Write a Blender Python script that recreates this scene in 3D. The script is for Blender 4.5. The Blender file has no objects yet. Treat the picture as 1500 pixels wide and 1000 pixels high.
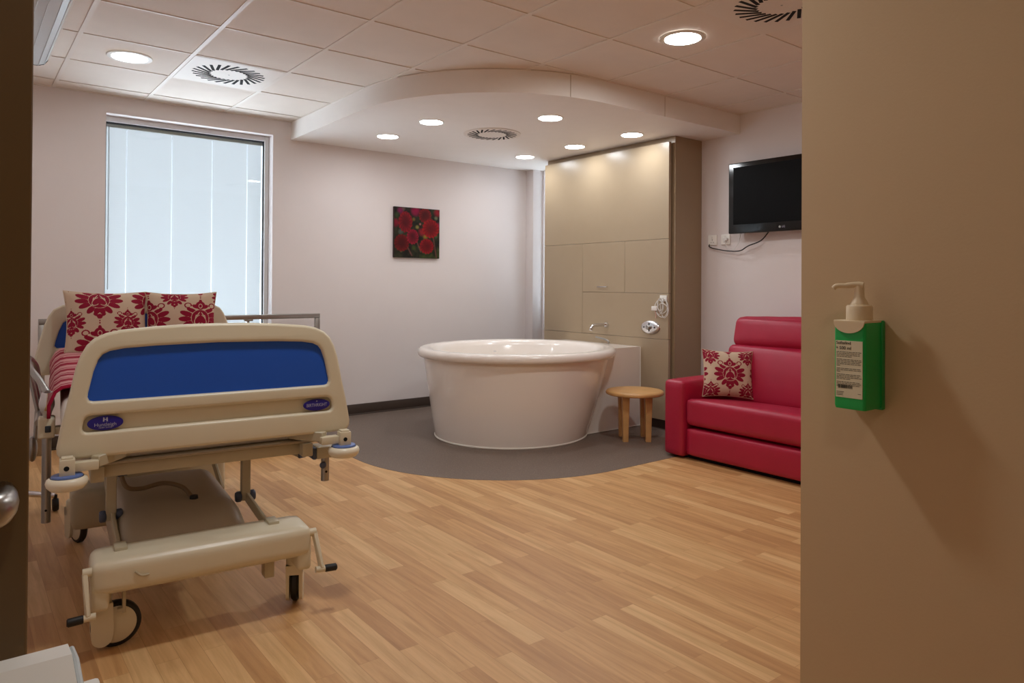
import bpy, bmesh, math, random
from math import sin, cos, pi, radians, atan2, sqrt, tan
from mathutils import Vector, Matrix, Euler, noise
random.seed(7)
S = bpy.context.scene
COL = S.collection
CZ = 1.21            # camera height
XR, YB, H = 5.09, 6.11, 2.618

# ------------------------------------------------------------------ materials
def nt(name):
    m = bpy.data.materials.new(name); m.use_nodes = True
    t = m.node_tree
    return m, t, t.nodes['Principled BSDF']
def lin(c):
    return tuple(((x/255.0)/12.92 if x/255.0 <= .04045 else ((x/255.0+.055)/1.055)**2.4) for x in c)+(1.0,)
def N(t, typ, **kw):
    n = t.nodes.new(typ)
    for k, v in kw.items(): setattr(n, k, v)
    return n
def pbr(name, rgb, rough=.5, metal=0., spec=.5, var=.0, scale=8., bump=0., bscale=60., coat=0.):
    m, t, b = nt(name)
    c = lin(rgb)
    b.inputs['Base Color'].default_value = c
    b.inputs['Roughness'].default_value = rough
    b.inputs['Metallic'].default_value = metal
    b.inputs['Specular IOR Level'].default_value = spec
    b.inputs['Coat Weight'].default_value = coat
    tc = N(t, 'ShaderNodeTexCoord')
    if var > 0:
        nz = N(t, 'ShaderNodeTexNoise'); nz.inputs['Scale'].default_value = scale; nz.inputs['Detail'].default_value = 4
        t.links.new(tc.outputs['Object'], nz.inputs['Vector'])
        r = N(t, 'ShaderNodeValToRGB')
        r.color_ramp.elements[0].position = .3; r.color_ramp.elements[1].position = .7
        r.color_ramp.elements[0].color = tuple(x*(1-var) for x in c[:3])+(1,)
        r.color_ramp.elements[1].color = tuple(min(1, x*(1+var)) for x in c[:3])+(1,)
        t.links.new(nz.outputs['Fac'], r.inputs['Fac']); t.links.new(r.outputs['Color'], b.inputs['Base Color'])
    if bump > 0:
        nz = N(t, 'ShaderNodeTexNoise'); nz.inputs['Scale'].default_value = bscale; nz.inputs['Detail'].default_value = 3
        t.links.new(tc.outputs['Object'], nz.inputs['Vector'])
        bp = N(t, 'ShaderNodeBump'); bp.inputs['Strength'].default_value = bump; bp.inputs['Distance'].default_value = .004
        t.links.new(nz.outputs['Fac'], bp.inputs['Height']); t.links.new(bp.outputs['Normal'], b.inputs['Normal'])
    return m
def emit(name, rgb, strength):
    m, t, b = nt(name)
    b.inputs['Base Color'].default_value = (.8, .8, .8, 1)
    b.inputs['Emission Color'].default_value = (*rgb, 1)
    b.inputs['Emission Strength'].default_value = strength
    return m

def wood_floor():
    m, t, b = nt('wood_plank_vinyl')
    tc = N(t, 'ShaderNodeTexCoord')
    mp = N(t, 'ShaderNodeMapping'); mp.inputs['Rotation'].default_value = (0, 0, radians(90))
    t.links.new(tc.outputs['Object'], mp.inputs['Vector'])
    br = N(t, 'ShaderNodeTexBrick'); br.offset = .37; br.offset_frequency = 2; br.squash = 1.0
    br.inputs['Color1'].default_value = (0, 0, 0, 1); br.inputs['Color2'].default_value = (1, 1, 1, 1)
    br.inputs['Mortar'].default_value = (.5, .5, .5, 1)
    br.inputs['Scale'].default_value = 1.0; br.inputs['Mortar Size'].default_value = 0.0006
    br.inputs['Brick Width'].default_value = .62; br.inputs['Row Height'].default_value = .073
    br.inputs['Bias'].default_value = 0
    t.links.new(mp.outputs['Vector'], br.inputs['Vector'])
    ramp = N(t, 'ShaderNodeValToRGB')
    e = ramp.color_ramp.elements
    e[0].position = 0; e[0].color = lin((192, 147, 98)); e[1].position = 1; e[1].color = lin((222, 185, 133))
    e2 = ramp.color_ramp.elements.new(.5); e2.color = lin((208, 164, 112))
    t.links.new(br.outputs['Color'], ramp.inputs['Fac'])
    mp2 = N(t, 'ShaderNodeMapping'); mp2.inputs['Scale'].default_value = (34, 2.2, 1)
    t.links.new(tc.outputs['Object'], mp2.inputs['Vector'])
    # shift the grain per board
    addv = N(t, 'ShaderNodeVectorMath', operation='ADD')
    sc = N(t, 'ShaderNodeVectorMath', operation='SCALE'); sc.inputs['Scale'].default_value = 37.
    t.links.new(br.outputs['Color'], sc.inputs[0])
    t.links.new(mp2.outputs['Vector'], addv.inputs[0]); t.links.new(sc.outputs['Vector'], addv.inputs[1])
    nz = N(t, 'ShaderNodeTexNoise'); nz.inputs['Scale'].default_value = 1.; nz.inputs['Detail'].default_value = 6; nz.inputs['Roughness'].default_value = .62; nz.inputs['Distortion'].default_value = .6
    t.links.new(addv.outputs['Vector'], nz.inputs['Vector'])
    gr = N(t, 'ShaderNodeValToRGB')
    gr.color_ramp.elements[0].position = .33; gr.color_ramp.elements[0].color = (.80, .72, .63, 1)
    gr.color_ramp.elements[1].position = .62; gr.color_ramp.elements[1].color = (1.04, 1.02, 1, 1)
    t.links.new(nz.outputs['Fac'], gr.inputs['Fac'])
    mx = N(t, 'ShaderNodeMix', data_type='RGBA', blend_type='MULTIPLY'); mx.inputs[0].default_value = 1.
    t.links.new(ramp.outputs['Color'], mx.inputs[6]); t.links.new(gr.outputs['Color'], mx.inputs[7])
    mo = N(t, 'ShaderNodeMix', data_type='RGBA', blend_type='MULTIPLY')
    t.links.new(br.outputs['Fac'], mo.inputs[0]); t.links.new(mx.outputs[2], mo.inputs[6]); mo.inputs[7].default_value = (.75, .7, .65, 1)
    t.links.new(mo.outputs[2], b.inputs['Base Color'])
    b.inputs['Roughness'].default_value = .42; b.inputs['Specular IOR Level'].default_value = .35
    return m
def speck_vinyl():
    m, t, b = nt('speckled_brown_vinyl')
    tc = N(t, 'ShaderNodeTexCoord')
    vo = N(t, 'ShaderNodeTexVoronoi'); vo.inputs['Scale'].default_value = 95
    t.links.new(tc.outputs['Object'], vo.inputs['Vector'])
    r = N(t, 'ShaderNodeValToRGB')
    r.color_ramp.elements[0].position = .10; r.color_ramp.elements[0].color = lin((165, 150, 135))
    r.color_ramp.elements[1].position = .22; r.color_ramp.elements[1].color = lin((114, 98, 87))
    t.links.new(vo.outputs['Distance'], r.inputs['Fac'])
    nz = N(t, 'ShaderNodeTexNoise'); nz.inputs['Scale'].default_value = 260; nz.inputs['Detail'].default_value = 2
    t.links.new(tc.outputs['Object'], nz.inputs['Vector'])
    g = N(t, 'ShaderNodeValToRGB'); g.color_ramp.elements[0].position = .35; g.color_ramp.elements[0].color = (.8, .8, .8, 1)
    g.color_ramp.elements[1].position = .65; g.color_ramp.elements[1].color = (1.1, 1.1, 1.1, 1)
    t.links.new(nz.outputs['Fac'], g.inputs['Fac'])
    mx = N(t, 'ShaderNodeMix', data_type='RGBA', blend_type='MULTIPLY'); mx.inputs[0].default_value = 1.
    t.links.new(r.outputs['Color'], mx.inputs[6]); t.links.new(g.outputs['Color'], mx.inputs[7])
    t.links.new(mx.outputs[2], b.inputs['Base Color'])
    b.inputs['Roughness'].default_value = .5
    return m
def attr_mat(name, attr, rough=.8, c0=None, c1=None, bump=.25, bscale=700):
    m, t, b = nt(name)
    a = N(t, 'ShaderNodeAttribute'); a.attribute_name = attr
    if c0 is None:
        t.links.new(a.outputs['Color'], b.inputs['Base Color'])
    else:
        r = N(t, 'ShaderNodeValToRGB')
        r.color_ramp.elements[0].position = .4; r.color_ramp.elements[0].color = lin(c0)
        r.color_ramp.elements[1].position = .6; r.color_ramp.elements[1].color = lin(c1)
        t.links.new(a.outputs['Fac'], r.inputs['Fac']); t.links.new(r.outputs['Color'], b.inputs['Base Color'])
    b.inputs['Roughness'].default_value = rough; b.inputs['Specular IOR Level'].default_value = .2
    if bump:
        tc = N(t, 'ShaderNodeTexCoord'); nz = N(t, 'ShaderNodeTexNoise'); nz.inputs['Scale'].default_value = bscale
        t.links.new(tc.outputs['Object'], nz.inputs['Vector'])
        bp = N(t, 'ShaderNodeBump'); bp.inputs['Strength'].default_value = bump; bp.inputs['Distance'].default_value = .001
        t.links.new(nz.outputs['Fac'], bp.inputs['Height']); t.links.new(bp.outputs['Normal'], b.inputs['Normal'])
    return m
def blind_mat():
    m, t, b = nt('white_blind_slats')
    out = t.nodes['Material Output']
    tr = N(t, 'ShaderNodeBsdfTranslucent'); tr.inputs['Color'].default_value = (.72, .74, .74, 1)
    di = N(t, 'ShaderNodeBsdfDiffuse'); di.inputs['Color'].default_value = (.47, .47, .465, 1)
    mx = N(t, 'ShaderNodeMixShader'); mx.inputs[0].default_value = .11
    t.links.new(di.outputs[0], mx.inputs[1]); t.links.new(tr.outputs[0], mx.inputs[2]); t.links.new(mx.outputs[0], out.inputs['Surface'])
    return m
def glass_mat():
    m, t, b = nt('window_glass')
    out = t.nodes['Material Output']
    tr = N(t, 'ShaderNodeBsdfTransparent'); tr.inputs['Color'].default_value = (.97, .99, 1, 1)
    gl = N(t, 'ShaderNodeBsdfGlossy'); gl.inputs['Roughness'].default_value = .02
    mx = N(t, 'ShaderNodeMixShader'); mx.inputs[0].default_value = .02
    t.links.new(tr.outputs[0], mx.inputs[1]); t.links.new(gl.outputs[0], mx.inputs[2]); t.links.new(mx.outputs[0], out.inputs['Surface'])
    return m

M = dict(
    wall=pbr('pink_white_wall_paint', (228, 220, 218), .75, var=.012, scale=3, bump=.06, bscale=180),
    cream=pbr('cream_wall_paint', (202, 175, 139), .7, var=.015, scale=2.5, bump=.06, bscale=180),
    tile=pbr('white_ceiling_tile', (230, 220, 210), .85, var=.02, scale=5, bump=.12, bscale=420),
    tbar=pbr('white_ceiling_grid', (228, 219, 209), .4),
    soffit=pbr('white_soffit_plaster', (240, 235, 230), .6, var=.01),
    white=pbr('white_plastic', (228, 226, 220), .35),
    frame=pbr('white_window_frame', (222, 222, 222), .4),
    gasket=pbr('dark_rubber_gasket', (34, 40, 46), .6),
    dark=pbr('black_void', (8, 8, 8), .9),
    taupe=pbr('taupe_laminate', (168, 149, 123), .30, var=.01),
    taupe_d=pbr('taupe_laminate_frame', (158, 136, 108), .32),
    brown=pbr('dark_brown_skirting', (70, 57, 49), .5),
    floor=wood_floor(), vinyl=speck_vinyl(),
    tub=pbr('white_acrylic', (240, 232, 224), .16, spec=.5, coat=.3),
    seal=pbr('white_silicone', (232, 228, 218), .4),
    chrome=pbr('chrome', (225, 225, 228), .10, metal=1.),
    satin=pbr('satin_chrome', (224, 224, 226), .28, metal=1.),
    steel=pbr('brushed_steel', (168, 166, 162), .3, metal=1.),
    leather=pbr('crimson_leather', (168, 26, 58), .38, spec=.45, var=.05, scale=6, bump=.10, bscale=260),
    beech=pbr('beech_wood', (205, 158, 100), .4, var=.10, scale=9),
    bedp=pbr('cream_bed_plastic', (216, 207, 182), .34, var=.01),
    bedm=pbr('beige_painted_metal', (184, 174, 148), .4),
    bedg=pbr('grey_beige_cover_plastic', (170, 158, 138), .42, var=.015),
    blue=pbr('royal_blue_panel', (18, 84, 190), .5, bump=.1, bscale=500),
    badge=pbr('navy_blue_badge', (34, 26, 128), .35),
    badget=pbr('silver_badge_lettering', (170, 168, 190), .4),
    bluegrey=pbr('blue_grey_plastic', (96, 120, 178), .45),
    greyblue=pbr('dark_blue_grey_plastic', (72, 82, 106), .5),
    rubber=pbr('black_rubber', (22, 20, 19), .55),
    black=pbr('black_gloss_plastic', (9, 8, 9), .18),
    screen=pbr('black_screen_glass', (5, 5, 6), .5, spec=.12),
    sheet=pbr('white_bed_sheet', (214, 208, 200), .85, bump=.2, bscale=30),
    hose=pbr('tan_hose', (140, 120, 92), .5),
    damask=attr_mat('red_damask_fabric', 'pattern', .85, (206, 184, 160), (142, 24, 52)),
    stripe=attr_mat('red_striped_fabric', 'pattern', .85, (204, 146, 146), (150, 20, 52)),
    photo=attr_mat('flower_print_canvas', 'paint', .55, bump=.1),
    green=pbr('green_plastic_bottle', (14, 176, 84), .32),
    greent=pbr('dark_green_holder_plastic', (16, 150, 70), .3),
    pump=pbr('ivory_pump_plastic', (226, 206, 172), .4),
    pump2=pbr('ivory_bumper_plastic', (230, 222, 200), .3),
    paper=pbr('cream_label_paper', (222, 214, 186), .7),
    ink=pbr('dark_label_ink', (44, 48, 40), .7),
    blind=blind_mat(), glass=glass_mat(),
    cord=blind_mat(),
    diffuser=pbr('pale_prismatic_diffuser', (206, 216, 222), .25),
    lamp=emit('downlight_diffuser', (.96, 1., 1.04), 50.),
    lampc=emit('ceiling_downlight_reflector', (.98, 1., 1.), 128.),
    doorlam=pbr('door_beige_laminate', (118, 96, 62), .5, var=.02),  # even dark beige of the door leaf
    bright=pbr('bright_white_plastic', (244, 242, 236), .4),
    lampfill=emit('added_lobby_fill', (1., .94, .82), 30.),  # added warm fill glow for the lobby side, not a known lamp
    lampw=emit('window_downlight_reflector', (1., .98, .96), 45.),
    leaf=pbr('white_cable', (225, 222, 218), .5),
)

# ------------------------------------------------------------------ mesh tools
def finish(name, bm, mat, parent=None, smooth=40, recalc=True):
    if recalc: bmesh.ops.recalc_face_normals(bm, faces=bm.faces)
    me = bpy.data.meshes.new(name); bm.to_mesh(me); bm.free()
    mats = mat if isinstance(mat, (list, tuple)) else [mat]
    for m in mats: me.materials.append(m)
    for p in me.polygons: p.use_smooth = True
    me.set_sharp_from_angle(angle=radians(smooth))
    o = bpy.data.objects.new(name, me); COL.objects.link(o)
    if parent: o.parent = parent
    return o
def add_box(bm, lo, hi, bev=0., seg=2, mtx=None):
    tmp = bmesh.new()
    bmesh.ops.create_cube(tmp, size=1)
    for v in tmp.verts:
        v.co = Vector([(lo[i]+hi[i])/2 + v.co[i]*(hi[i]-lo[i]) for i in range(3)])
    if bev > 0:
        bmesh.ops.bevel(tmp, geom=tmp.edges[:], offset=bev, segments=seg, profile=.5, affect='EDGES')
    merge(bm, tmp, mtx)
def merge(bm, tmp, mtx=None):
    if mtx is not None: bmesh.ops.transform(tmp, matrix=mtx, verts=tmp.verts[:])
    me = bpy.data.meshes.new('t'); tmp.to_mesh(me); tmp.free(); bm.from_mesh(me); bpy.data.meshes.remove(me)
def bx(lo, hi, bev=0., seg=2, mtx=None):
    bm = bmesh.new(); add_box(bm, lo, hi, bev, seg, mtx); return bm
def add_tube(bm, pts, r, n=12, caps=True, sx=1.):
    pts = [Vector(p) for p in pts]
    rr = r if isinstance(r, (list, tuple)) else [r]*len(pts)
    rings = []; up = None
    for i, p in enumerate(pts):
        d = (pts[min(i+1, len(pts)-1)] - pts[max(i-1, 0)]).normalized()
        if up is None:
            a = Vector((0, 0, 1)) if abs(d.z) < .9 else Vector((1, 0, 0))
            up = d.cross(a).normalized()
        else:
            up = (up - d*up.dot(d)).normalized()
        w = d.cross(up)
        rings.append([bm.verts.new(p + (up*cos(2*pi*k/n)*sx + w*sin(2*pi*k/n))*rr[i]) for k in range(n)])
    for a, b in zip(rings, rings[1:]):
        for k in range(n): bm.faces.new((a[k], a[(k+1) % n], b[(k+1) % n], b[k]))
    if caps: bm.faces.new(rings[0][::-1]); bm.faces.new(rings[-1])
def tube(pts, r, n=12, caps=True, sx=1.):
    bm = bmesh.new(); add_tube(bm, pts, r, n, caps, sx); return bm
def spline(pts, n=8):
    P = [Vector(p) for p in pts]; out = []
    for i in range(len(P)-1):
        p0, p1, p2, p3 = P[max(i-1, 0)], P[i], P[i+1], P[min(i+2, len(P)-1)]
        for k in range(n):
            t = k/n
            out.append(.5*((2*p1)+(-p0+p2)*t+(2*p0-5*p1+4*p2-p3)*t*t+(-p0+3*p1-3*p2+p3)*t**3))
    out.append(P[-1]); return out
def add_lathe(bm, prof, n=40, c=(0, 0, 0), axis='Z', close=True):
    rings = []
    for r, h in prof:
        ring = []
        for k in range(n):
            a = 2*pi*k/n; q = (r*cos(a), r*sin(a), h)
            if axis == 'X': q = (h, q[0], q[1])
            elif axis == 'Y': q = (q[0], h, q[1])
            ring.append(bm.verts.new((q[0]+c[0], q[1]+c[1], q[2]+c[2])))
        rings.append(ring)
    for a, b in zip(rings, rings[1:]):
        for k in range(n): bm.faces.new((a[k], a[(k+1) % n], b[(k+1) % n], b[k]))
    if close: bm.faces.new(rings[0][::-1]); bm.faces.new(rings[-1])
def lathe(prof, n=40, c=(0, 0, 0), axis='Z', close=True):
    bm = bmesh.new(); add_lathe(bm, prof, n, c, axis, close); return bm
def add_prism(bm, outline, z0, z1, mtx=None):
    tmp = bmesh.new()
    a = [tmp.verts.new((x, y, z0)) for x, y in outline]; b = [tmp.verts.new((x, y, z1)) for x, y in outline]
    n = len(a)
    tmp.faces.new(a[::-1]); tmp.faces.new(b)
    for k in range(n): tmp.faces.new((a[k], a[(k+1) % n], b[(k+1) % n], b[k]))
    merge(bm, tmp, mtx)
def puff(dims, r, bulge=(0, 0, 0), n=14, taper=None):
    """rounded, slightly pillowed block centred on the origin"""
    bm = bmesh.new()
    bmesh.ops.create_cube(bm, size=2)
    bmesh.ops.subdivide_edges(bm, edges=bm.edges[:], cuts=n, use_grid_fill=True)
    h = Vector(dims)/2
    for v in bm.verts:
        q = v.co.copy()
        # concentrate samples near the edges
        s = Vector([math.copysign(1-(1-abs(c))**1.6, c) for c in q])
        p = Vector([s[i]*h[i] for i in range(3)])
        inner = Vector([max(-h[i]+r, min(h[i]-r, p[i])) for i in range(3)])
        d = p-inner
        # cube surface direction
        if d.length > 1e-9: p = inner + d.normalized()*r
        for i in range(3):
            j, k = [a for a in range(3) if a != i]
            f = (1-s[j]**2)*(1-s[k]**2)
            if abs(q[i]) > .999: p[i] += math.copysign(bulge[i]*f, q[i])
        v.co = p
    return bm
def curve_plate(outlines, depth, bev, mtx=None, res=3):
    """plate with rounded edges from 2-D outlines (first one outer, others holes)"""
    cu = bpy.data.curves.new('t', 'CURVE'); cu.dimensions = '2D'; cu.fill_mode = 'BOTH'
    cu.extrude = depth/2-bev; cu.bevel_depth = bev; cu.bevel_resolution = res; cu.offset = -bev
    for ol in outlines:
        sp = cu.splines.new('POLY'); sp.points.add(len(ol)-1); sp.use_cyclic_u = True
        for p, q in zip(sp.points, ol): p.co = (q[0], q[1], 0, 1)
    ob = bpy.data.objects.new('t', cu); COL.objects.link(ob)
    dg = bpy.context.evaluated_depsgraph_get(); dg.update()
    me = bpy.data.meshes.new_from_object(ob.evaluated_get(dg))
    bpy.data.objects.remove(ob); bpy.data.curves.remove(cu)
    bm = bmesh.new(); bm.from_mesh(me); bpy.data.meshes.remove(me)
    bmesh.ops.remove_doubles(bm, verts=bm.verts[:], dist=1e-5)
    if mtx is not None: bmesh.ops.transform(bm, matrix=mtx, verts=bm.verts[:])
    return bm
def text_bm(txt, size, mtx, depth=.0004, font_scale=1.):
    cu = bpy.data.curves.new('t', 'FONT'); cu.body = txt; cu.size = size; cu.extrude = depth
    cu.align_x = 'CENTER'; cu.align_y = 'CENTER'
    ob = bpy.data.objects.new('t', cu); COL.objects.link(ob)
    dg = bpy.context.evaluated_depsgraph_get(); dg.update()
    me = bpy.data.meshes.new_from_object(ob.evaluated_get(dg))
    bpy.data.objects.remove(ob); bpy.data.curves.remove(cu)
    bm = bmesh.new(); bm.from_mesh(me); bpy.data.meshes.remove(me)
    bmesh.ops.transform(bm, matrix=Matrix.Diagonal((font_scale, 1, 1, 1)), verts=bm.verts[:])
    bmesh.ops.transform(bm, matrix=mtx, verts=bm.verts[:])
    return bm
def round_poly(pts, r, n=6):
    out = []; L = len(pts)
    for i in range(L):
        p0, p1, p2 = Vector(pts[i-1]), Vector(pts[i]), Vector(pts[(i+1) % L])
        a, b = (p0-p1), (p2-p1)
        rr = r[i] if isinstance(r, (list, tuple)) else r
        if rr <= 0: out.append(tuple(p1)); continue
        k = min(rr, a.length*.48, b.length*.48)
        A, B = p1+a.normalized()*k, p1+b.normalized()*k
        for s in range(n+1):
            t = s/n
            out.append(tuple((1-t)**2*A+2*t*(1-t)*p1+t*t*B))
    return out
def ellipse(cx, cy, a, b, n=32):
    return [(cx+a*cos(2*pi*k/n), cy+b*sin(2*pi*k/n)) for k in range(n)]

def tag(o, label, cat, group=None):
    o['label'] = label; o['category'] = cat
    if group: o['group'] = group
    return o
def thing(name, label, cat, loc=(0, 0, 0), rz=0., group=None):
    o = bpy.data.objects.new(name, None); COL.objects.link(o)
    o.empty_display_size = .1
    o.location = loc; o.rotation_euler = (0, 0, rz)
    return tag(o, label, cat, group)
def struct(name, bm, mat, parent=None, smooth=40):
    o = finish(name, bm, mat, parent, smooth)
    if parent is None: o['kind'] = 'structure'
    return o
def dup(root, loc, label=None, rz=None):
    r = root.copy(); COL.objects.link(r); r.location = loc
    if rz is not None: r.rotation_euler = (0, 0, rz)
    if label: r['label'] = label
    for ch in list(root.children):
        c = ch.copy(); COL.objects.link(c); c.parent = r
        for g in list(ch.children):
            d = g.copy(); COL.objects.link(d); d.parent = c
    return r
XZ = Matrix(((1, 0, 0, 0), (0, 0, -1, 0), (0, 1, 0, 0), (0, 0, 0, 1)))       # (x,y)->(x,z), front faces -Y
YZ = Matrix(((0, 0, -1, 0), (-1, 0, 0, 0), (0, 1, 0, 0), (0, 0, 0, 1)))      # (x,y)->(-Y,z), front faces -X

# ------------------------------------------------------------------ camera
f = 1045.8788; yaw, pitch, roll, cyp = .6625, .0071, .0061, 409.65
fw = Vector((sin(yaw)*cos(pitch), cos(yaw)*cos(pitch), sin(pitch)))
rt = Vector((cos(yaw), -sin(yaw), 0)); up = rt.cross(fw)
r2 = rt*cos(roll)+up*sin(roll); u2 = -rt*sin(roll)+up*cos(roll)
cam = bpy.data.cameras.new('camera'); co = bpy.data.objects.new('camera', cam); COL.objects.link(co)
cam.sensor_width = 36; cam.sensor_fit = 'HORIZONTAL'; cam.lens = f*36/1500
cam.shift_y = (cyp-500)/1500; cam.clip_start = .05; cam.clip_end = 100
mw = Matrix((( r2.x, u2.x, -fw.x, 0), (r2.y, u2.y, -fw.y, 0), (r2.z, u2.z, -fw.z, CZ), (0, 0, 0, 1)))
co.matrix_world = mw
S.camera = co

# ------------------------------------------------------------------ room shell
XL = -.15
def boxes(lst):
    bm = bmesh.new()
    for lo, hi in lst: add_box(bm, lo, hi)
    return bm
struct('floor', boxes([((-1.2, -1.2, -.1), (XR+.2, YB+.2, 0))]), M['floor'])
# curved vinyl inlay (welded into the floor)
ol = [(2.195, YB), (2.195, 4.5)] + [(3.42-1.225*cos(a), 4.5-1.225*sin(a)) for a in [radians(k*3) for k in range(1, 30)]] + [(3.42, 3.275), (XR, 3.275), (XR, YB)]
bm = bmesh.new(); add_prism(bm, ol, -.02, .0015)
struct('floor_inlay', bm, M['vinyl'])
# back wall with window opening
WX0, WX1, WZ0, WZ1 = .885, 2.149, .72, 2.487
T = .26
struct('wall_back', boxes([((-1.2, YB, 0), (WX0, YB+T, H+.2)), ((WX1, YB, 0), (XR+T, YB+T, H+.2)),
                           ((WX0, YB, 0), (WX1, YB+T, WZ0)), ((WX0, YB, WZ1), (WX1, YB+T, H+.2))]), M['wall'])
V0, V1 = 5.53, 5.965
struct('wall_right', boxes([((XR, .92, 0), (XR+T, V0, H+.2)), ((XR, V1, 0), (XR+T, YB, H+.2)),
                            ((XR, V0, 0), (XR+T, V1, .72)), ((XR, V0, 2.46), (XR+T, V1, H+.2))]), M['wall'])
struct('trim_1', bx((4.955, 5.985, 0), (XR, YB, 2.465), .004), M['wall'])
struct('wall_left', boxes([((XL-.2, 1.02, 0), (XL, YB, H+.2))]), M['wall'])
struct('wall_front', boxes([((1.602, -1.2, 0), (XR+T, .924, H+.2))]), M['cream'])
struct('wall_entry', boxes([((-1.2, .966, 0), (.060, 1.06, H+.2))]), M['cream'])
struct('wall_lobby', boxes([((-1.2, -1.2, 0), (-1.0, .97, H+.2)), ((-1.2, -1.2, 0), (1.65, -1.0, H+.2))]), M['cream'])
struct('baseboard_back', bx((XL, YB-.012, 0), (4.955, YB, .097), .004), M['brown'])
bm = bmesh.new()
add_box(bm, (XL, YB-.03, 0), (4.955, YB-.010, .012), .006)
add_box(bm, (XR-.012, .93, 0), (XR, 3.86, .097), .004)
struct('baseboard_right', bm, M['brown'])
# ceiling slab + tee grid
ceil = struct('ceiling', boxes([((-1.2, -1.2, H+.004), (XR+T, YB+T, H+.25))]), M['tile'])
gm = bmesh.new()
cx0, cy0 = .5473, 6.481
for j in range(-3, 9):
    x = cx0+.6*j
    if x < XR: add_box(gm, (x-.012, -1, H-.001), (x+.012, YB, H+.006))
for i in range(1, 13):
    y = cy0-.6*i
    add_box(gm, (-1.0, y-.007, H-.0005), (XR, y+.007, H+.006))
add_box(gm, (-1, YB-.02, H-.001), (XR, YB, H+.006)); add_box(gm, (XR-.02, .93, H-.001), (XR, YB, H+.006))
g = finish('ceiling_grid', gm, M['tbar'], ceil)

# windows ------------------------------------------------------------
def window(name, x0, x1, z0, z1, tf, ncord, cords):
    """local x across, y outwards, z up; tf places it"""
    w = bpy.data.objects.new(name, None); COL.objects.link(w); w['kind'] = 'structure'; w.matrix_world = tf
    b = bmesh.new()
    F = .035
    for lo, hi in [((x0, .10, z0), (x0+F*.4, .2, z1)), ((x1-F, .10, z0), (x1, .2, z1)), ((x0+F*.4, .10, z1-F*1.2), (x1-F, .2, z1)), ((x0+F*.4, .10, z0), (x1-F, .2, z0+F))]:
        add_box(b, lo, hi, .003, 1)
    finish('window_frame', b, M['frame'], w)
    gx0, gx1, gz0, gz1 = x0+F*.4, x1-F, z0+F, z1-F*1.2
    b = bmesh.new(); q = .007
    for lo, hi in [((gx0, .125, gz0), (gx0+q, .15, gz1)), ((gx1-q, .125, gz0), (gx1, .15, gz1)), ((gx0, .125, gz1-q*1.4), (gx1, .15, gz1)), ((gx0, .125, gz0), (gx1, .15, gz0+q))]:
        add_box(b, lo, hi)
    finish('gasket', b, M['gasket'], w)
    finish('window_pane', bx((gx0, .134, gz0), (gx1, .137, gz1)), M['glass'], w)
    b = bmesh.new(); pitch = .0155; z = gz1-.03; s = 0
    while z > gz0+.01:
        v = []
        for k, (dy, dz) in enumerate([(-.0095, .0092), (-.0028, .0036), (.0038, -.0034), (.0095, -.0092)]):
            v.append((.165+dy, z+dz))
        cuts = [gx0+.010]+[q for cxx in cords for q in (gx0+(gx1-gx0)*cxx-.0020, gx0+(gx1-gx0)*cxx+.0020)]+[gx1-.010]
        for xa, xb in zip(cuts[::2], cuts[1::2]):
            pv = None
            for yy, z2 in v:
                nv = (b.verts.new((xa, yy, z2)), b.verts.new((xb, yy, z2)))
                if pv: b.faces.new((pv[0], pv[1], nv[1], nv[0]))
                pv = nv
        z -= pitch; s += 1
    finish('blind', b, M['blind'], w, recalc=False)
    finish('blind_headrail', bx((gx0+.004, .155, gz1-.035), (gx1-.004, .18, gz1-.008), .002), pbr_head, w)
    b = bmesh.new()
    for cxx in cords:
        xx = gx0+(gx1-gx0)*cxx
        add_box(b, (xx-.0018, .1645, gz0+.01), (xx+.0018, .1655, gz1-.03))
    add_tube(b, [(gx0+.028, .146, gz1-.02), (gx0+.028, .146, gz0+.4)], .003, 8)
    add_lathe(b, [(.002, -.012), (.012, -.01), (.012, .01), (.002, .012)], 16, (gx0+.022, .146, gz1-.025), 'Y')
    finish('blind_cord', b, M['cord'], w)
    finish('window_sill', bx((x0, .0, z0-.0), (x1, .12, z0+.012), .003), M['frame'], w)
    return w
pbr_head = pbr('grey_blind_headrail', (176, 178, 168), .5)
window('window_1', WX0, WX1, WZ0, WZ1, Matrix.Translation((0, YB, 0)), 4, [.127, .398, .655, .893])
# window in the right wall, mostly behind the bath panel: local x runs along -Y, outwards is +X
tf2 = Matrix.Translation((XR, 0, 0)) @ Matrix.Rotation(radians(-90), 4, 'Z')
window('window_2', -V1, -V0, .72, 2.46, tf2, 2, [.3, .7])

# soffit -------------------------------------------------------------
SZ = 2.465
ol = [(2.305, YB), (2.305, 4.69)] + [(3.515-1.21*cos(radians(k*3)), 4.69-1.21*sin(radians(k*3))) for k in range(1, 30)] + [(3.515, 3.48), (XR, 3.48), (XR, YB)]
bm = bmesh.new(); add_prism(bm, ol, SZ, H+.003)
sof = struct('ceiling_bulkhead', bm, M['soffit'])
# fascia joints
bm = bmesh.new()
for xq, yq in [(3.228, 3.514), (4.145, 3.48)]:
    add_box(bm, (xq-.0015, yq-.0012, SZ+.001), (xq+.0015, yq+.004, H))
finish('fascia_joint', bm, M['taupe_d'], sof)
bm = bmesh.new()
add_tube(bm, [(x, y, H-.001) for x, y in ol[:-1]], .004, 6)
finish('shadow_gap_bead', bm, M['tbar'], sof)

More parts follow.
